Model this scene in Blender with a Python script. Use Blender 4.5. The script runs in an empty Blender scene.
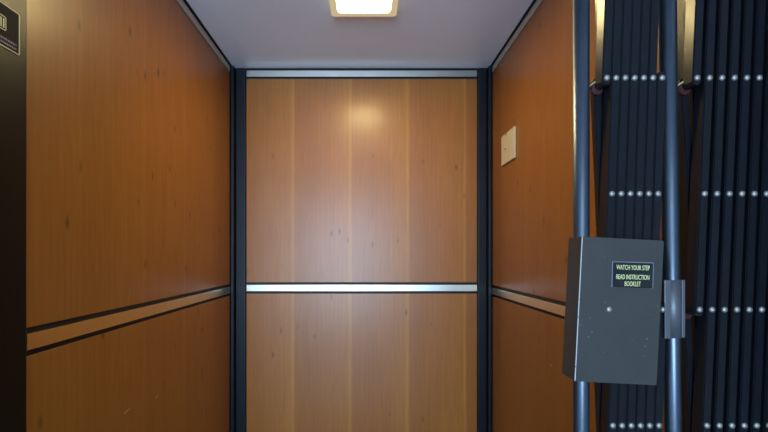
import bpy, bmesh, math, random
from mathutils import Vector, Matrix
random.seed(7)
scene = bpy.context.scene
C = scene.collection
E = 1.25                       # eye height
F = 427.0                      # focal length in pixels (20 mm)
CX, CY = 365.0, 255.0          # vanishing point of the photograph
def X(px, d): return (px - CX) / F * d
def Z(py, d): return E + (CY - py) / F * d
XL, XR, YB, ZC = -0.612, 0.577, 1.97, E + 0.8605
YF = 0.771                     # where the wood ends on the side walls
ZF = 0.0

# ---------------------------------------------------------------- helpers
def link(o, parent=None):
    C.objects.link(o)
    if parent: o.parent = parent
    return o
def build(name, bm, mat, parent=None, smooth=False):
    bmesh.ops.recalc_face_normals(bm, faces=bm.faces)
    me = bpy.data.meshes.new(name); bm.to_mesh(me); bm.free()
    if mat: me.materials.append(mat)
    if smooth:
        for p in me.polygons: p.use_smooth = True
    return link(bpy.data.objects.new(name, me), parent)
def box(bm, x0, x1, y0, y1, z0, z1, bev=0.0, seg=2):
    r = bmesh.ops.create_cube(bm, size=1.0)
    vs = r['verts']
    bmesh.ops.scale(bm, vec=(x1-x0, y1-y0, z1-z0), verts=vs)
    bmesh.ops.translate(bm, vec=((x0+x1)/2, (y0+y1)/2, (z0+z1)/2), verts=vs)
    if bev > 0:
        es = list({e for v in vs for e in v.link_edges})
        r = bmesh.ops.bevel(bm, geom=es, offset=bev, segments=seg, affect='EDGES', profile=0.5)
    return bm
def tube(bm, p0, p1, r, n=24, caps=True):
    p0, p1 = Vector(p0), Vector(p1); d = p1 - p0
    q = d.to_track_quat('Z', 'Y').to_matrix().to_4x4()
    m = Matrix.Translation((p0+p1)/2) @ q
    bmesh.ops.create_cone(bm, cap_ends=caps, segments=n, radius1=r, radius2=r, depth=d.length, matrix=m)
    return bm
def rbox_xz(bm, x0, x1, z0, z1, y0, y1, rad, n=5):
    """rounded rectangle in the xz plane, extruded along y"""
    pts = []
    for cx, cz, a0 in ((x1-rad, z1-rad, 0), (x0+rad, z1-rad, 90), (x0+rad, z0+rad, 180), (x1-rad, z0+rad, 270)):
        for i in range(n+1):
            a = math.radians(a0 + 90*i/n); pts.append((cx+rad*math.cos(a), cz+rad*math.sin(a)))
    a = [bm.verts.new((x, y0, z)) for x, z in pts]; b = [bm.verts.new((x, y1, z)) for x, z in pts]
    bm.faces.new(a); bm.faces.new(b[::-1])
    for i in range(len(pts)):
        j = (i+1) % len(pts); bm.faces.new((a[i], b[i], b[j], a[j]))
    return bm
def tag(o, label=None, cat=None, group=None, kind=None):
    if label: o['label'] = label
    if cat: o['category'] = cat
    if group: o['group'] = group
    if kind: o['kind'] = kind
    return o
def struct(name, bm, mat, parent=None): return tag(build(name, bm, mat, parent), kind='structure')
def empty(name, loc=(0, 0, 0)):
    o = bpy.data.objects.new(name, None); o.empty_display_size = 0.05; o.location = loc
    return link(o)
def rebase(root):
    """children were modelled in world coordinates: keep them there under a root standing at its base"""
    bpy.context.view_layer.update()
    for ch in root.children: ch.matrix_parent_inverse = root.matrix_world.inverted()

# ---------------------------------------------------------------- materials
def newmat(name):
    m = bpy.data.materials.new(name); m.use_nodes = True
    nt = m.node_tree; return m, nt, nt.nodes['Principled BSDF']
def plain(name, col, rough=0.5, metal=0.0, coat=0.0, coat_r=0.1, spec=0.5, var=0.12, scale=40, bump=0.0, rvar=0.0):
    m, nt, b = newmat(name); N, L = nt.nodes, nt.links
    g = N.new('ShaderNodeNewGeometry')
    n = N.new('ShaderNodeTexNoise'); n.inputs['Scale'].default_value = scale; n.inputs['Detail'].default_value = 4
    L.new(g.outputs['Position'], n.inputs['Vector'])
    mx = N.new('ShaderNodeMix'); mx.data_type = 'RGBA'
    mx.inputs['A'].default_value = (*[c*(1-var) for c in col], 1); mx.inputs['B'].default_value = (*[min(1, c*(1+var)) for c in col], 1)
    L.new(n.outputs['Fac'], mx.inputs['Factor']); L.new(mx.outputs['Result'], b.inputs['Base Color'])
    if rvar:
        mr = N.new('ShaderNodeMapRange'); mr.inputs['To Min'].default_value = max(0.02, rough-rvar); mr.inputs['To Max'].default_value = rough+rvar
        L.new(n.outputs['Fac'], mr.inputs['Value']); L.new(mr.outputs['Result'], b.inputs['Roughness'])
    else: b.inputs['Roughness'].default_value = rough
    b.inputs['Metallic'].default_value = metal; b.inputs['Coat Weight'].default_value = coat
    b.inputs['Coat Roughness'].default_value = coat_r; b.inputs['Specular IOR Level'].default_value = spec
    if bump:
        bp = N.new('ShaderNodeBump'); bp.inputs['Strength'].default_value = bump; bp.inputs['Distance'].default_value = 0.001
        L.new(n.outputs['Fac'], bp.inputs['Height']); L.new(bp.outputs['Normal'], b.inputs['Normal'])
    return m
def math_node(nt, op, a=None, b=None, c=None):
    n = nt.nodes.new('ShaderNodeMath'); n.operation = op
    for i, v in enumerate((a, b, c)):
        if v is None: continue
        if isinstance(v, (int, float)): n.inputs[i].default_value = v
        else: nt.links.new(v, n.inputs[i])
    return n.outputs[0]
def wood(name, axis, phase, period, seed, dark=1.0, leaf=1.0, coat=0.7, fleck=0.70):
    """cherry veneer: vertical grain, book-matched leaves with pale seams, small dark flecks"""
    m, nt, b = newmat(name); N, L = nt.nodes, nt.links
    g = N.new('ShaderNodeNewGeometry'); s = N.new('ShaderNodeSeparateXYZ'); L.new(g.outputs['Position'], s.inputs[0])
    u = s.outputs[axis]; z = s.outputs['Z']
    # leaves
    lf = math_node(nt, 'DIVIDE', math_node(nt, 'SUBTRACT', u, phase), period)
    fl = math_node(nt, 'FLOOR', lf); fr = math_node(nt, 'FRACT', lf)
    wn = N.new('ShaderNodeTexWhiteNoise'); wn.noise_dimensions = '1D'; L.new(math_node(nt, 'ADD', fl, seed), wn.inputs['W'])
    def vec(su, sz, off=0.0):
        c = N.new('ShaderNodeCombineXYZ')
        L.new(math_node(nt, 'ADD', math_node(nt, 'MULTIPLY', u, su), math_node(nt, 'MULTIPLY', wn.outputs['Value'], off)), c.inputs[0])
        L.new(math_node(nt, 'MULTIPLY', z, sz), c.inputs[2]); c.inputs[1].default_value = seed*1.7
        return c.outputs[0]
    def noise(v, sc=1, det=4, dist=0.0, rough=0.55):
        n = N.new('ShaderNodeTexNoise'); n.inputs['Scale'].default_value = sc; n.inputs['Detail'].default_value = det
        n.inputs['Roughness'].default_value = rough; n.inputs['Distortion'].default_value = dist; L.new(v, n.inputs['Vector']); return n.outputs['Fac']
    broad = noise(vec(14, 0.9, 9), 1, 3, 0.6)
    mid = noise(vec(45, 4.5, 5), 1, 5, 1.2)
    fine = noise(vec(520, 11), 1, 3)
    # sawtooth hue inside a leaf: pinkish brown -> yellower
    r = N.new('ShaderNodeValToRGB'); e = r.color_ramp.elements
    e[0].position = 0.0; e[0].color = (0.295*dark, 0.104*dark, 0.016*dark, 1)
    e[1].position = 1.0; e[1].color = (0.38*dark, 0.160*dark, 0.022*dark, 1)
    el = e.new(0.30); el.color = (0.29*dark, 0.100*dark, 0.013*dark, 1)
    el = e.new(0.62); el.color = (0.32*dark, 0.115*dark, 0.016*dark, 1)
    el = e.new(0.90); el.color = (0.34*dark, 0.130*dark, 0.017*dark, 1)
    f2 = math_node(nt, 'ADD', math_node(nt, 'MULTIPLY_ADD', math_node(nt, 'SUBTRACT', fr, 0.5), 0.86*leaf, 0.45), math_node(nt, 'MULTIPLY', math_node(nt, 'SUBTRACT', broad, 0.5), 0.55))
    L.new(f2, r.inputs['Fac'])
    # pale seam stripe
    seam = math_node(nt, 'SMOOTH_MIN', 1.0, math_node(nt, 'MAXIMUM', 0.0, math_node(nt, 'SUBTRACT', 1.0, math_node(nt, 'MULTIPLY', math_node(nt, 'ABSOLUTE', math_node(nt, 'SUBTRACT', fr, 0.965)), 28.0))), 0.1)
    mx = N.new('ShaderNodeMix'); mx.data_type = 'RGBA'; mx.inputs['B'].default_value = (0.44*dark, 0.20*dark, 0.035*dark, 1)
    L.new(math_node(nt, 'MULTIPLY', seam, 0.55*leaf), mx.inputs['Factor']); L.new(r.outputs['Color'], mx.inputs['A'])
    # grain streaks
    val = math_node(nt, 'ADD', math_node(nt, 'ADD', math_node(nt, 'MULTIPLY', math_node(nt, 'SUBTRACT', mid, 0.5), 0.42), math_node(nt, 'MULTIPLY', math_node(nt, 'SUBTRACT', fine, 0.5), 0.30)), 1.0)
    # cathedral figure
    wv = N.new('ShaderNodeTexWave'); wv.wave_type = 'BANDS'; wv.bands_direction = 'X'; wv.inputs['Scale'].default_value = 1.0
    wv.inputs['Distortion'].default_value = 5.0; wv.inputs['Detail'].default_value = 2; wv.inputs['Detail Scale'].default_value = 0.7
    L.new(vec(16, 1.3, 4), wv.inputs['Vector'])
    val = math_node(nt, 'ADD', val, math_node(nt, 'MULTIPLY', math_node(nt, 'SUBTRACT', wv.outputs['Fac'], 0.5), 0.06))
    # sparse flecks
    vo = N.new('ShaderNodeTexVoronoi'); vo.inputs['Scale'].default_value = 1.0; L.new(vec(26, 11), vo.inputs['Vector'])
    spc = N.new('ShaderNodeSeparateColor'); L.new(vo.outputs['Color'], spc.inputs[0])
    on = math_node(nt, 'GREATER_THAN', spc.outputs[0], fleck)
    fk = math_node(nt, 'MULTIPLY', on, math_node(nt, 'MAXIMUM', 0.0, math_node(nt, 'SUBTRACT', 1.0, math_node(nt, 'MULTIPLY', vo.outputs['Distance'], 4.6))))
    val = math_node(nt, 'SUBTRACT', val, math_node(nt, 'MULTIPLY', fk, 0.75))
    sc = N.new('ShaderNodeVectorMath'); sc.operation = 'SCALE'; L.new(mx.outputs['Result'], sc.inputs[0]); L.new(val, sc.inputs['Scale'])
    L.new(sc.outputs[0], b.inputs['Base Color'])
    b.inputs['Roughness'].default_value = 0.42
    b.inputs['Specular IOR Level'].default_value = 0.3
    b.inputs['Coat Weight'].default_value = coat; b.inputs['Coat Roughness'].default_value = 0.27
    bp = N.new('ShaderNodeBump'); bp.inputs['Strength'].default_value = 0.15; bp.inputs['Distance'].default_value = 0.0006
    L.new(mid, bp.inputs['Height']); L.new(bp.outputs['Normal'], b.inputs['Normal'])
    return m
def metal_strip(name, axis):
    m, nt, b = newmat(name); N, L = nt.nodes, nt.links
    g = N.new('ShaderNodeNewGeometry'); mp = N.new('ShaderNodeMapping')
    mp.inputs['Scale'].default_value = (3, 300, 900) if axis == 'X' else (300, 3, 900)
    n = N.new('ShaderNodeTexNoise'); n.inputs['Scale'].default_value = 1; n.inputs['Detail'].default_value = 3
    L.new(g.outputs['Position'], mp.inputs['Vector']); L.new(mp.outputs[0], n.inputs['Vector'])
    mr = N.new('ShaderNodeMapRange'); mr.inputs['To Min'].default_value = 0.33; mr.inputs['To Max'].default_value = 0.38
    L.new(n.outputs['Fac'], mr.inputs['Value']); L.new(mr.outputs['Result'], b.inputs['Roughness'])
    if axis == 'Y': mr.inputs['To Min'].default_value = 0.22; mr.inputs['To Max'].default_value = 0.26
    b.inputs['Base Color'].default_value = (0.88, 0.76, 0.52, 1) if axis == 'Y' else (0.54, 0.53, 0.49, 1); b.inputs['Metallic'].default_value = 1.0  # side strips: tan of the reflected wood is put into the base colour
    return m
M = {}
M['wood_back'] = wood('cherry_veneer_back', 'X', -0.0598, 0.2642, 3, coat=0.5, fleck=0.9)
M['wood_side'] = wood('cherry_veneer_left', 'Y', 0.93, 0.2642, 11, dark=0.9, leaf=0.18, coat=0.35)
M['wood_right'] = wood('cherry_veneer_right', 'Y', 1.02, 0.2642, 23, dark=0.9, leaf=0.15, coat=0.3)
M['strip_x'] = metal_strip('satin_aluminium_back', 'X'); M['strip_y'] = metal_strip('satin_aluminium_reflected_tan', 'Y')
M['strip_top'] = plain('dull_aluminium_top_strip', (0.60, 0.57, 0.48), 0.42, metal=0.55, var=0.03)
M['black'] = plain('black_painted_metal', (0.007, 0.008, 0.010), 0.5, spec=0.3, bump=0.1)
M['post'] = plain('blue_black_corner_paint', (0.006, 0.009, 0.016), 0.4, spec=0.28, bump=0.08)
M['jamb'] = plain('satin_black_jamb_paint', (0.004, 0.004, 0.003), 0.36, bump=0.15, scale=220, spec=0.28)
M['ceiling'] = plain('pale_grey_ceiling_paint', (0.80, 0.89, 0.99), 0.32, spec=0.5, var=0.03, scale=3, bump=0.6)
M['floor'] = plain('dark_grey_floor', (0.15, 0.19, 0.26), 0.7, scale=200, bump=0.3)
M['hall'] = plain('off_white_hall_paint', (0.48, 0.49, 0.52), 0.8, var=0.04, scale=6)
M['hall_floor'] = plain('hall_floor_tile', (0.34, 0.38, 0.44), 0.5)
M['frame_white'] = plain('window_frame_paint', (0.7, 0.7, 0.7), 0.5)
M['slat'] = plain('black_enamel_slat', (0.0055, 0.007, 0.010), 0.30, rvar=0.04, scale=60, bump=0.15, spec=0.28)
M['pole'] = plain('dark_blued_steel', (0.115, 0.150, 0.195), 0.36, metal=0.95, var=0.03, scale=20)
M['rivet'] = plain('nickel_rivet', (0.36, 0.35, 0.32), 0.55, metal=0.9)
M['red'] = plain('dark_red_washer', (0.045, 0.006, 0.008), 0.5)
M['brass'] = plain('brass_pin', (0.55, 0.42, 0.18), 0.35, metal=0.9)
M['sleeve'] = plain('grey_sheet_sleeve', (0.12, 0.13, 0.15), 0.45, metal=0.5, scale=20)
M['cover'] = plain('ivory_plastic', (0.62, 0.55, 0.38), 0.45, var=0.05)
M['screw'] = plain('dull_screw_head', (0.25, 0.22, 0.15), 0.5, metal=0.6)
M['lamp_frame'] = plain('ivory_lamp_housing', (0.66, 0.60, 0.42), 0.45, var=0.03)
M['label_black'] = plain('black_label_face', (0.008, 0.010, 0.010), 0.3)
M['label_edge'] = plain('engraved_label_edge', (0.16, 0.16, 0.22), 0.4)
M['lettering'] = plain('pale_green_yellow_lettering', (0.72, 0.75, 0.36), 0.5, var=0.04)
M['plaque_line'] = plain('pale_olive_plaque_ink', (0.42, 0.41, 0.20), 0.4, var=0.04)
M['plaque_face'] = plain('dark_plaque_face', (0.012, 0.010, 0.008), 0.6, spec=0.12)
M['worn'] = plain('bare_chipped_wood', (0.55, 0.36, 0.25), 0.7)
M['chip_white'] = plain('pale_chip', (0.75, 0.65, 0.6), 0.6)
# lamp lens
m, nt, b = newmat('lit_lamp_lens'); b.inputs['Base Color'].default_value = (0.9, 0.85, 0.7, 1)
b.inputs['Emission Color'].default_value = (1.0, 0.77, 0.36, 1); b.inputs['Emission Strength'].default_value = 74.0
M['lens'] = m
b = M['lamp_frame'].node_tree.nodes['Principled BSDF']      # rim emission stands in for lens light glowing through it
b.inputs['Emission Color'].default_value = (1.0, 0.80, 0.42, 1); b.inputs['Emission Strength'].default_value = 0.38
# grey-painted box with a broken pale line along its left front edge
def box_paint(x0, z_ref):
    m, nt, b = newmat('pale_edged_grey_enamel'); N, L = nt.nodes, nt.links
    tc = N.new('ShaderNodeTexCoord'); s = N.new('ShaderNodeSeparateXYZ'); L.new(tc.outputs['Object'], s.inputs[0])
    n = N.new('ShaderNodeTexNoise'); n.inputs['Scale'].default_value = 140; n.inputs['Detail'].default_value = 4; L.new(tc.outputs['Object'], n.inputs['Vector'])
    n2 = N.new('ShaderNodeTexNoise'); n2.inputs['Scale'].default_value = 22; n2.inputs['Detail'].default_value = 3; L.new(tc.outputs['Object'], n2.inputs['Vector'])
    base = N.new('ShaderNodeMix'); base.data_type = 'RGBA'
    base.inputs['A'].default_value = (0.027, 0.028, 0.026, 1); base.inputs['B'].default_value = (0.042, 0.043, 0.040, 1)
    L.new(n2.outputs['Fac'], base.inputs['Factor'])
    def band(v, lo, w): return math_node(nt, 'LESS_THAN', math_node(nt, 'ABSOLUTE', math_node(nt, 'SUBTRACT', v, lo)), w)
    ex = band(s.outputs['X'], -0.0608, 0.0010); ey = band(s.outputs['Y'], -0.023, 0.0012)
    pale_edge = math_node(nt, 'MULTIPLY', math_node(nt, 'MULTIPLY', ex, ey), math_node(nt, 'GREATER_THAN', n.outputs['Fac'], 0.32))
    # tiny paint specks
    vo = N.new('ShaderNodeTexVoronoi'); vo.inputs['Scale'].default_value = 120; L.new(tc.outputs['Object'], vo.inputs['Vector'])
    sp = N.new('ShaderNodeSeparateColor'); L.new(vo.outputs['Color'], sp.inputs[0])
    speck = math_node(nt, 'MULTIPLY', math_node(nt, 'GREATER_THAN', sp.outputs[1], 0.965), math_node(nt, 'LESS_THAN', vo.outputs['Distance'], 0.16))
    fac = math_node(nt, 'MAXIMUM', pale_edge, math_node(nt, 'MULTIPLY', speck, 0.35))
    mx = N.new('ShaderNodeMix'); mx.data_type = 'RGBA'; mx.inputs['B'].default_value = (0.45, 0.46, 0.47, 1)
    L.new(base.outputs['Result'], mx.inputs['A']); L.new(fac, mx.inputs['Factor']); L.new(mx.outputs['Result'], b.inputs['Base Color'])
    b.inputs['Roughness'].default_value = 0.42
    bp = N.new('ShaderNodeBump'); bp.inputs['Strength'].default_value = 0.2; bp.inputs['Distance'].default_value = 0.0008
    L.new(n.outputs['Fac'], bp.inputs['Height']); L.new(bp.outputs['Normal'], b.inputs['Normal'])
    return m
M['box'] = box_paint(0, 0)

# ---------------------------------------------------------------- lift car shell
zt1 = E + 0.851; zt0 = E + 0.8235        # top aluminium strip
zm1 = E - 0.137; zm0 = E - 0.167      # middle aluminium strip
G = 0.011                               # black reveal beside a strip
T = 0.04
xbl, xbr = X(246.5, YB), X(477, YB)     # wood limits on the back wall
WL = struct('wall_left', box(bmesh.new(), XL-T, XL-0.004, YF, YB+T, 0, ZC), M['black'])
WR = struct('wall_right', box(bmesh.new(), XR+0.004, XR+T, 0.812, YB+T, 0, ZC), M['black'])
WB = struct('wall_back', box(bmesh.new(), XL-0.003, XR+0.003, YB+0.004, YB+T, 0, ZC), M['black'])
bev = 0.0008
def side_parts(wall, xs, sgn, mat, yend, dz, YF=YF):
    zm0_, zm1_ = zm0+dz, zm1+dz
    x0, x1 = sorted((xs, xs - sgn*0.0045))   # panels 4.5 mm thick in front of the substrate
    build('upper_panel', box(bmesh.new(), x0, x1, YF, yend, zm1_+G, 0.8215+E, bev), mat, wall)
    build('lower_panel', box(bmesh.new(), x0, x1, YF, yend, 0.09, zm0_-G, bev), mat, wall)
    xa, xb = sorted((xs + sgn*0.002, xs - sgn*0.0045))
    s1 = build('aluminium_strip', box(bmesh.new(), xa, xb, YF, yend, zm0_, zm1_, 0.001), M['strip_y'], wall)
    s2 = build('aluminium_strip', box(bmesh.new(), xa, xb, YF, yend, E+0.8270, E+0.8525, 0.001), M['strip_top'], wall)
    build('kick_plate', box(bmesh.new(), x0, x1, YF, yend, 0, 0.08, bev), M['black'], wall)
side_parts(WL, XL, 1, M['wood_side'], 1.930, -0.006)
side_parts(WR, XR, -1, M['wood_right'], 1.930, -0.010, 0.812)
build('upper_panel', box(bmesh.new(), xbl, xbr, YB, YB+0.0045, zm1+G, zt0-G, bev), M['wood_back'], WB)
build('lower_panel', box(bmesh.new(), xbl, xbr, YB, YB+0.0045, 0.09, zm0-G, bev), M['wood_back'], WB)
build('aluminium_strip', box(bmesh.new(), xbl, xbr, YB-0.002, YB+0.0045, zm0, zm1, 0.001), M['strip_x'], WB)
build('aluminium_strip', box(bmesh.new(), xbl, xbr, YB-0.002, YB+0.0045, zt0, zt1, 0.001), M['strip_x'], WB)
build('kick_plate', box(bmesh.new(), xbl, xbr, YB, YB+0.0045, 0, 0.08, bev), M['black'], WB)
# corner posts: slim angle against the side wall + flat pilaster on the back wall
def corner_post(name, x_in, xs, sgn):
    bm = bmesh.new()
    a, c = sorted((xs+sgn*0.001, xs+sgn*0.016)); box(bm, a, c, YB-0.034, YB+0.0035, 0, ZC-0.001, 0.003, 3)
    a, c = sorted((xs+sgn*0.0175, x_in-sgn*0.0012)); box(bm, a, c, YB-0.010, YB+0.0035, 0, ZC-0.001, 0.004, 3)
    return struct(name, bm, M['post'])
corner_post('trim_1', xbl, XL, 1); corner_post('trim_2', xbr, XR, -1)
for nm, xs, sg in (('trim_8', XL, 1), ('trim_9', XR, -1)):
    a, c = sorted((xs+sg*0.0002, xs+sg*0.009))
    struct(nm, box(bmesh.new(), a, c, YF, 1.935, ZC-0.0045, ZC-0.0004, 0.001), M['black'])
struct('trim_10', box(bmesh.new(), xbl, xbr, YB-0.005, YB-0.0022, ZC-0.0075, ZC-0.0004, 0.0008), M['black'])
struct('ceiling', box(bmesh.new(), XL-T, XR+T, 0.62, YB+T, ZC, ZC+0.03), M['ceiling'])
struct('floor', box(bmesh.new(), XL-T, XR+T, 0.62, YB+T, -0.03, 0.0), M['floor'])

# scuffs on the veneer
def scuff(px, py, wall, plane_x, size, ang, mat, ln):
    d = plane_x*F/(px-CX); sg = 1 if plane_x < 0 else -1
    bm = bmesh.new(); z = Z(py, d); n = 10
    for i in range(n):                                    # a ragged sliver of bare wood
        pass
    top, bot = [], []
    for i in range(n+1):
        t = i/n; w = size*math.sin(math.pi*min(max(t, .06), .94))*(0.6+0.6*random.random())
        y = d + (t-.5)*ln; zz = z + (t-.5)*ln*math.tan(ang)
        top.append((y, zz+w)); bot.append((y, zz-w*0.7))
    loop = top + bot[::-1]
    a = [bm.verts.new((plane_x + sg*0.0001, y, zz)) for y, zz in loop]; c = [bm.verts.new((plane_x + sg*0.0006, y, zz)) for y, zz in loop]
    bm.faces.new(a); bm.faces.new(c[::-1])
    for i in range(len(loop)):
        j = (i+1) % len(loop); bm.faces.new((a[i], a[j], c[j], c[i]))
    build('scuff', bm, mat, wall)
scuff(156.5, 397, WL, XL, 0.0012, 0.25, M['worn'], 0.022)
scuff(127, 411, WL, XL, 0.0012, 0.1, M['worn'], 0.03)
scuff(551, 365.5, WR, XR, 0.0022, 0.8, M['chip_white'], 0.005)

# front jambs (black), the landing walls and the hall behind the camera
JL = struct('wall_jamb_left', box(bmesh.new(), XL-0.08, XL+0.003, 0.56, 0.770, 0, ZC+0.03, 0.003), M['jamb'])
struct('wall_jamb_right', box(bmesh.new(), XR+0.001, XR+0.40, 0.742, 0.811, 0, ZC+0.03, 0.003), M['jamb'])
LW = 0.60
struct('trim_5', box(bmesh.new(), 0.94, 0.96, 0.62, 0.741, 0, ZC+0.03), M['jamb'])
struct('wall_front', box(bmesh.new(), -1.8, XL-0.081, 0.44, 0.60, 0, 2.5), M['hall'])
struct('wall_landing', box(bmesh.new(), 0.70, 2.0, 0.44, 0.60, 0, 2.5), M['hall'])
struct('trim_6', box(bmesh.new(), XL-0.080, 0.699, 0.50, 0.60, ZC+0.05, 2.5), M['hall'])
struct('trim_7', box(bmesh.new(), XL-0.080, 0.699, 0.44, 0.619, -0.03, 0.0), M['floor'])
struct('floor_hall', box(bmesh.new(), -1.8, 2.0, -2.6, 0.439, -0.03, 0.0), M['hall_floor'])
struct('ceiling_hall', box(bmesh.new(), -1.8, 2.0, -2.6, 0.60, 2.501, 2.53), M['hall'])
struct('wall_hall_left', box(bmesh.new(), -1.85, -1.801, -2.6, 0.60, 0, 2.5), M['hall'])
struct('wall_hall_right', box(bmesh.new(), 2.001, 2.05, -2.6, 0.60, 0, 2.5), M['hall'])
wx0, wx1, wz0, wz1 = -0.95, 0.35, 0.30, 2.10
bm = bmesh.new()
box(bm, -1.85, wx0, -2.72, -2.601, 0, 2.53); box(bm, wx1, 2.05, -2.72, -2.601, 0, 2.53)
box(bm, wx0, wx1, -2.72, -2.601, 0, wz0); box(bm, wx0, wx1, -2.72, -2.601, wz1, 2.53)
struct('wall_hall_back', bm, M['hall'])
bm = bmesh.new(); f = 0.04
box(bm, wx0+.002, wx0+f, -2.68, -2.64, wz0+.002, wz1-.002); box(bm, wx1-f, wx1-.002, -2.68, -2.64, wz0+.002, wz1-.002)
box(bm, wx0+f, wx1-f, -2.68, -2.64, wz0+.002, wz0+f); box(bm, wx0+f, wx1-f, -2.68, -2.64, wz1-f, wz1-.002)
box(bm, (wx0+wx1)/2-.02, (wx0+wx1)/2+.02, -2.68, -2.64, wz0+f, wz1-f)
struct('window_1', bm, M['frame_white'])

# ---------------------------------------------------------------- ceiling light
lx0, lx1 = X(331.5, 1.497), X(396.5, 1.497); ly1 = 1.497; ly0 = ly1 - (lx1-lx0)
def ring_xy(bm, x0, x1, y0, y1, w, z0, z1, rad_o, rad_i, n=6):
    def loop(xa, xb, ya, yb, r):
        p = []
        for cx, cy, a0 in ((xb-r, yb-r, 0), (xa+r, yb-r, 90), (xa+r, ya+r, 180), (xb-r, ya+r, 270)):
            for i in range(n+1):
                a = math.radians(a0+90*i/n); p.append((cx+r*math.cos(a), cy+r*math.sin(a)))
        return p
    o = loop(x0, x1, y0, y1, rad_o); q = loop(x0+w, x1-w, y0+w, y1-w, rad_i)
    O0 = [bm.verts.new((x, y, z0)) for x, y in o]; O1 = [bm.verts.new((x, y, z1)) for x, y in o]
    I0 = [bm.verts.new((x, y, z0)) for x, y in q]; I1 = [bm.verts.new((x, y, z1)) for x, y in q]
    for i in range(len(o)):
        j = (i+1) % len(o)
        for a, c in ((O0, O1), (I1, I0), (I0, O0), (O1, I1)): bm.faces.new((a[i], a[j], c[j], c[i]))
CLt = empty('ceiling_light', ((lx0+lx1)/2, (ly0+ly1)/2, ZC))
tag(CLt, 'small square ceiling light with an ivory frame, lit warm white', 'ceiling light')
bm = bmesh.new(); ring_xy(bm, lx0, lx1, ly0, ly1, 0.024, ZC-0.026, ZC-0.0005, 0.010, 0.016)
fr = build('frame', bm, M['lamp_frame'], CLt)
md = fr.modifiers.new('bevel', 'BEVEL'); md.width = 0.004; md.segments = 3; md.limit_method = 'ANGLE'
# lens: a shallow rounded dish bulging out of the frame
bm = bmesh.new(); w = 0.0245; n = 18
gx0, gx1, gy0, gy1 = lx0+w, lx1-w, ly0+w, ly1-w
grid = [[None]*(n+1) for _ in range(n+1)]
for i in range(n+1):
    for j in range(n+1):
        a, c = i/n*2-1, j/n*2-1
        # squircle mapping for rounded corners
        sx = a*math.sqrt(1-0.10*c*c); sy = c*math.sqrt(1-0.10*a*a)
        h = (1-abs(a)**6)*(1-abs(c)**6)
        grid[i][j] = bm.verts.new(((gx0+gx1)/2+sx*(gx1-gx0)/2, (gy0+gy1)/2+sy*(gy1-gy0)/2, ZC-0.014-0.012*h))
for i in range(n):
    for j in range(n): bm.faces.new((grid[i][j], grid[i+1][j], grid[i+1][j+1], grid[i][j+1]))
ln = build('lens', bm, M['lens'], CLt, smooth=True); tag(ln, 'glowing white lens')
rebase(CLt)

# ---------------------------------------------------------------- ivory cover plate on the right wall
cy0, cy1, cz0, cz1 = 1.629, 1.783, E+0.371, E+0.492
CP = empty('cover_plate', (XR, (cy0+cy1)/2, cz0))
tag(CP, 'blank ivory rectangular cover plate screwed to the wooden right wall', 'wall plate')
build('plate', box(bmesh.new(), XR-0.008, XR-0.0004, cy0, cy1, cz0, cz1, 0.002, 3), M['cover'], CP)
for px, py in ((508, 134.6), (507.5, 149)):
    d = XR*F/(px-CX); bm = bmesh.new(); tube(bm, (XR-0.0096, d, Z(py, d)), (XR-0.0078, d, Z(py, d)), 0.0038, 16); build('screw', bm, M['screw'], CP)
rebase(CP)

# ---------------------------------------------------------------- plaque on the left black jamb (mostly out of frame)
XJ = XL + 0.003
PQ = empty('sign_plaque', (XJ, 0.70, E+0.3497))
tag(PQ, 'dark plaque with pale olive outline and symbol on the black left jamb', 'plaque')
pz0, pz1, py1, py0 = E+0.3497, E+0.4242, 0.7525, 0.640
def rrect_yz(bm, y0, y1, z0, z1, x0, x1, rad, n=5):
    rbox_xz(bm, y0, y1, z0, z1, 0, 1, rad, n)
    for v in bm.verts:
        if v.tag: continue
        y, t, z = v.co.x, v.co.y, v.co.z; v.co = (x0+(x1-x0)*t, y, z); v.tag = True
def ring_yz(bm, y0, y1, z0, z1, w, x0, x1, rad, n=5):
    def loop(ya, yb, za, zb, r):
        p = []
        for cx, cy, a0 in ((yb-r, zb-r, 0), (ya+r, zb-r, 90), (ya+r, za+r, 180), (yb-r, za+r, 270)):
            for i in range(n+1):
                a = math.radians(a0+90*i/n); p.append((cx+r*math.cos(a), cy+r*math.sin(a)))
        return p
    o = loop(y0, y1, z0, z1, rad); q = loop(y0+w, y1-w, z0+w, z1-w, max(rad-w, 0.0004))
    V = [[bm.verts.new((x, y, z)) for y, z in L] for L in (o, q) for x in (x0, x1)]
    O0, O1, I0, I1 = V
    for i in range(len(o)):
        j = (i+1) % len(o)
        for a, c in ((O0, O1), (I1, I0), (I0, O0), (O1, I1)): bm.faces.new((a[i], a[j], c[j], c[i]))
bm = bmesh.new(); rrect_yz(bm, py0, py1, pz0, pz1, XJ-0.0008, XJ+0.0010, 0.004); build('backing', bm, M['plaque_face'], PQ)
bm = bmesh.new(); ring_yz(bm, py0+.0006, py1-.0006, pz0+.0006, pz1-.0006, 0.0020, XJ+0.0009, XJ+0.0014, 0.0036); build('border', bm, M['plaque_line'], PQ)
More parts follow.
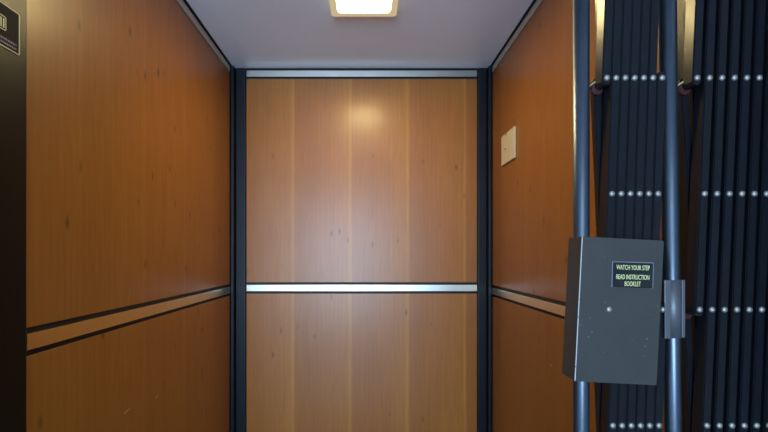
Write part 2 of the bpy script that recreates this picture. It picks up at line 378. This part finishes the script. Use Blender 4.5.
# symbol: outlined frame with upright bars inside
sy1 = XJ*F/(5.5-CX); sz1, sz0 = Z(17.5, sy1), Z(31.5, sy1); s_ = 0.0013
bm = bmesh.new(); ring_yz(bm, sy1-0.034, sy1, sz0, sz1, s_, XJ+0.0009, XJ+0.0014, 0.003)
for k in range(5): box(bm, XJ+0.0009, XJ+0.0014, sy1-0.0062-k*0.0054, sy1-0.0036-k*0.0054, sz0+0.004, sz1-0.004)
sym = build('symbol', bm, M['plaque_line'], PQ)
def text_mesh(name, body, size, mat, parent, M4, squeeze=1.0, ext=0.0002, bold=0.0, align='CENTER'):
    cu = bpy.data.curves.new(name, 'FONT'); cu.body = body; cu.size = size; cu.extrude = ext; cu.align_x = align; cu.align_y = 'CENTER'; cu.offset = bold
    cu.resolution_u = 3
    t = bpy.data.objects.new(name, cu); C.objects.link(t); bpy.context.view_layer.update()
    dg = bpy.context.evaluated_depsgraph_get(); me = bpy.data.meshes.new_from_object(t.evaluated_get(dg))
    bpy.data.objects.remove(t)
    me.transform(M4 @ Matrix.Diagonal((squeeze, 1, 1, 1))); me.materials.clear(); me.materials.append(mat)
    return link(bpy.data.objects.new(name, me), parent)
rebase(PQ)
# two small ruled lines of print along the lower edge of the plaque (illegible in the photograph)
for k, zz in enumerate((0.0155, 0.0085)):
    bm = bmesh.new(); y = py1-0.008
    while y > py0+0.010:
        wl = random.uniform(0.0012, 0.0030)
        box(bm, XJ+0.0009, XJ+0.0012, y-wl, y, pz0+zz-0.0015, pz0+zz+0.0015); y -= wl+0.0014
    o = build('print_line', bm, M['label_edge'], PQ); o.matrix_parent_inverse = PQ.matrix_world.inverted()

# ---------------------------------------------------------------- collapsible lattice gate
YG = 0.69                      # front face of the slats
ROW = 115.8/F*YG; Z1 = Z(78, YG)
RMIN, RMAX = -1, 8
GT = empty('lattice_gate', (X(672, YG), 0.70, 0))
tag(GT, 'black folding scissor gate with silver rivets, folded up beside the right wall', 'gate')
def rowz(r): return Z1 - (r-1)*ROW
SECT = [dict(x0=606.7, p=9.22, lean=0.45), dict(x0=697.0, p=12.42, lean=1.20)]
def node(s, u, r): return X(s['x0'] + s['p']*u + s['lean']*(r-1), YG)
W = 0.0142
def slat_bm(x0, z0, x1, z1, ya, yb, w):
    bm = bmesh.new(); L = math.hypot(x1-x0, z1-z0); ext = 0.011
    rbox_xz(bm, -w/2, w/2, -L/2-ext, L/2+ext, ya, yb, w*0.42, 4)
    es = [e for e in bm.edges if abs(e.verts[0].co.y-e.verts[1].co.y) < 1e-7 and abs(e.verts[0].co.y-ya) < 1e-7]
    bmesh.ops.bevel(bm, geom=es, offset=0.0015, segments=2, affect='EDGES')
    a = math.atan2(x1-x0, z1-z0)
    bmesh.ops.rotate(bm, verts=bm.verts, cent=(0, 0, 0), matrix=Matrix.Rotation(a, 3, 'Y'))
    bmesh.ops.translate(bm, verts=bm.verts, vec=((x0+x1)/2, 0, (z0+z1)/2))
    return bm
rest = bmesh.new()
def dome(bm, x, z, r=0.0050):
    m = Matrix.Translation((x, YG-0.0002, z)) @ Matrix.Diagonal((1, 0.75, 1, 1))
    res = bmesh.ops.create_uvsphere(bm, u_segments=16, v_segments=10, radius=r, matrix=m)
for si, s in enumerate(SECT):
    NU = 6
    for j in range(RMIN, RMAX+2*NU+1):
        if j % 2 == 0: continue
        ra, rb = max(RMIN, j-2*NU), min(RMAX, j)
        if rb <= ra: continue
        x0, z0, x1, z1 = node(s, (j-rb)/2, rb), rowz(rb), node(s, (j-ra)/2, ra), rowz(ra)
        build('slat', slat_bm(x0, z0, x1, z1, YG, YG+0.022, W), M['slat'], GT)
    for j in range(RMIN, RMAX+2*NU+1):       # the crossing layer behind
        if j % 2 == 0: continue
        ra, rb = max(RMIN, j-2*NU), min(RMAX, j)
        if rb <= ra: continue
        # mirrored: u' = NU - u
        x0, z0, x1, z1 = node(s, NU-(j-rb)/2, rb), rowz(rb), node(s, NU-(j-ra)/2, ra), rowz(ra)
        build('slat', slat_bm(x0, z0, x1, z1, YG+0.0265, YG+0.0385, W*0.95), M['slat'], GT)
    for r in range(RMIN, RMAX+1):
        us = [k for k in range(NU+1)] if r % 2 else [k+.5 for k in range(NU)]
        for u in us:
            x, z = node(s, u, r), rowz(r)
            px = CX + (x/YG)*F
            if r in (1, 2, 4) and px < 770 or (r == 3 and (si == 1 and px < 770 or u == 6)):
                bm = bmesh.new(); dome(bm, x, z); build('rivet', bm, M['rivet'], GT, smooth=True)
            else: dome(rest, x, z)
        if r % 2:
            for u in (0, NU):
                x, z = node(s, u, r), rowz(r)
                sg = -1 if u == 0 else 1
                bm = bmesh.new(); tube(bm, (x+sg*0.003, YG+0.0222, z-0.009), (x+sg*0.003, YG+0.0263, z-0.009), 0.0095, 20)
                if abs(r-2) <= 1: build('washer', bm, M['red'], GT)
                else: bm.free()
o = build('rivet', rest, M['rivet'], GT, smooth=True); tag(o, kind='stuff')
def poleat(pxa, pxb, ya=0, yb=432, name='pole'):
    """tube in the gate plane, through two pixel columns at photo rows 0 and 432"""
    d = 0.70
    xa, xb = X(pxa, d), X(pxb, d); za, zb = Z(0, d), Z(432, d)
    k = (xb-xa)/(zb-za); zt, zl = 2.02, 0.02
    bm = bmesh.new(); tube(bm, (xa+k*(zl-za), d, zl), (xa+k*(zt-za), d, zt), 0.0125, 32)
    return build(name, bm, M['pole'], GT, smooth=False), (lambda z: xa+k*(z-za))
POLES = []
for a, c in ((581.3, 581.0), (667.6, 673.0), (774.5, 780.0)):
    o, fx = poleat(a, c); POLES.append(fx)
    for p in o.data.polygons: p.use_smooth = len(p.vertices) == 4
# short links and pins joining poles to the lattice ends at the odd rows
for si, s in enumerate(SECT):
    for r in range(RMIN, RMAX+1):
        if r % 2 == 0: continue
        z = rowz(r)-0.004
        for u, fx, in ((0, POLES[si]), (6, POLES[si+1])):
            xa, xb = sorted((fx(z), node(s, u, r)))
            build('link_tab', box(bmesh.new(), xa, xb, YG+0.0226, YG+0.0258, z-0.005, z+0.005, 0.0008), M['slat'], GT)
        if r == 1:
            x = POLES[si](z)+0.0165
            bm = bmesh.new(); tube(bm, (x-0.004, YG+0.012, z-0.006), (x+0.0045, YG+0.006, z+0.0005), 0.0016, 10); build('pin', bm, M['brass'], GT)
# grey sleeve clamped round the middle pole
zc1, zc0 = Z(280, 0.69), Z(338, 0.69)
xm = POLES[1]((zc0+zc1)/2)
bm = bmesh.new(); n = 24; ro, ri = 0.0140, 0.0129
tilt = (POLES[1](zc1)-POLES[1](zc0))
for i in range(2):
    pass
tube(bm, (POLES[1](zc0), 0.70, zc0), (POLES[1](zc1), 0.70, zc1), 0.0138, 32)
sl = build('clamp_sleeve', bm, M['sleeve'], GT)
for p in sl.data.polygons: p.use_smooth = len(p.vertices) == 4
tag(sl, 'grey metal sleeve round the middle pole')
build('flange_and_glint', box(bmesh.new(), xm-0.0217, xm-0.0211, 0.6850, 0.6874, zc0+0.0570, zc1, 0.0001), M['rivet'], sl)  # bright sliver stands in for a glint along the sleeve's left edge
build('flange_and_glint', box(bmesh.new(), xm-0.0210, xm-0.0120, 0.6852, 0.6874, zc0, zc1, 0.0004), M['sleeve'], sl)
build('flange_and_glint', box(bmesh.new(), xm+0.0120, xm+0.0170, 0.6925, 0.6945, zc0, zc1, 0.0005), M['sleeve'], sl)
# head track and bottom guide
build('head_track', box(bmesh.new(), 0.02, 0.92, 0.683, 0.735, 2.021, 2.06, 0.002), M['slat'], GT)
build('bottom_guide', box(bmesh.new(), 0.30, 0.92, 0.683, 0.735, 0.0005, 0.0195, 0.001), M['slat'], GT)
rebase(GT)

# ---------------------------------------------------------------- booklet box on the gate pole
bx, bz = X(619.3, 0.64), Z(311, 0.64)
BB = empty('booklet_box', (bx, 0.664, bz)); BB.rotation_euler = (0, math.radians(2.9), 0)
tag(BB, 'grey metal booklet box with small black warning label, mounted on the folded gate', 'box')
hw, hh = 0.0608, 0.1090
def bob(name, bm, mat, parent=BB, smooth=False): return build(name, bm, mat, parent, smooth)
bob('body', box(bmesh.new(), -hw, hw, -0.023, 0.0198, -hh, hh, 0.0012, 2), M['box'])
bm = bmesh.new(); rbox_xz(bm, -hw+0.0012, hw+0.0006, -hh+0.0005, hh-0.0005, -0.0240, -0.0231, 0.0022, 3)
bob('front_cover', bm, M['box'])
bm = bmesh.new(); m4 = Matrix.Translation(((609.6-619.8)/F*0.64, -0.0240, 0.0015)) @ Matrix.Diagonal((1, .55, 1, 1))
bmesh.ops.create_uvsphere(bm, u_segments=16, v_segments=10, radius=0.0045, matrix=m4); bob('screw', bm, M['rivet'], smooth=True)
# label, almost level although the box leans
LB = bpy.data.objects.new('label_plate', None)
bm = bmesh.new(); lw, lh = 0.0312, 0.0196
rbox_xz(bm, -lw, lw, -lh, lh, -0.0010, 0.0, 0.0012, 3)
lab = bob('label_plate', bm, M['label_edge'])
lx, lz = (630.7-619.6)/F*0.64, (311-274.3)/F*0.64
lab.location = (lx, -0.0241, lz); lab.rotation_euler = (0, math.radians(-1.2), 0)
bm = bmesh.new(); rbox_xz(bm, -lw+0.0013, lw-0.0013, -lh+0.0002, lh-0.0013, -0.0013, -0.0009, 0.0008, 3); build('label_face', bm, M['label_black'], lab)
R4 = Matrix.Rotation(math.radians(90), 4, 'X')
for body, zz, sq in (('WATCH YOUR STEP', 0.0106, 0.535), ('READ INSTRUCTION', -0.0036, 0.525), ('BOOKLET', -0.0137, 0.535)):
    text_mesh('lettering', body, 0.0102, M['lettering'], lab, Matrix.Translation((0, -0.0014, zz)) @ R4, sq, 0.0002, 0.0)
bpy.data.objects.remove(LB)

# ---------------------------------------------------------------- light
w = bpy.data.worlds.new('daylight'); scene.world = w; w.use_nodes = True
bg = w.node_tree.nodes['Background']; bg.inputs['Color'].default_value = (0.62, 0.78, 1.0, 1); bg.inputs['Strength'].default_value = 1.6
la = bpy.data.lights.new('window_daylight', 'AREA'); la.shape = 'RECTANGLE'; la.size = wx1-wx0; la.size_y = wz1-wz0
la.energy = 150; la.color = (0.54, 0.76, 1.0)
lo = link(bpy.data.objects.new('window_daylight', la)); lo.location = ((wx0+wx1)/2, -2.75, (wz0+wz1)/2); lo.rotation_euler = (math.radians(90), 0, 0)
lo.rotation_euler = (math.radians(90), 0, math.radians(0))

lb = bpy.data.lights.new('hall_fill_light', 'AREA'); lb.shape = 'RECTANGLE'; lb.size = 1.2; lb.size_y = 0.5  # unseen bodiless fill added under the hall ceiling for gate and poles
lb.energy = 9; lb.color = (0.70, 0.84, 1.0)
lp = link(bpy.data.objects.new('hall_fill_light', lb)); lp.location = (0.1, -0.9, 2.49)

# ---------------------------------------------------------------- camera
cam = bpy.data.cameras.new('camera'); cam.lens = F/768*36; cam.sensor_width = 36; cam.sensor_fit = 'HORIZONTAL'
cam.shift_x = (384-CX)/768; cam.shift_y = (CY-216)/768; cam.clip_start = 0.02
co = link(bpy.data.objects.new('camera', cam)); co.location = (0, 0, E); co.rotation_euler = (math.radians(90), 0, 0)
scene.camera = co
vs = scene.view_settings; vs.view_transform = 'Standard'; vs.look = 'None'; vs.gamma = 1.0; vs.exposure = 0.0; vs.use_curve_mapping = False
scene.cycles.max_bounces = 10; scene.cycles.diffuse_bounces = 6; scene.cycles.glossy_bounces = 5
scene.cycles.sample_clamp_indirect = 6.0; scene.cycles.use_denoising = True
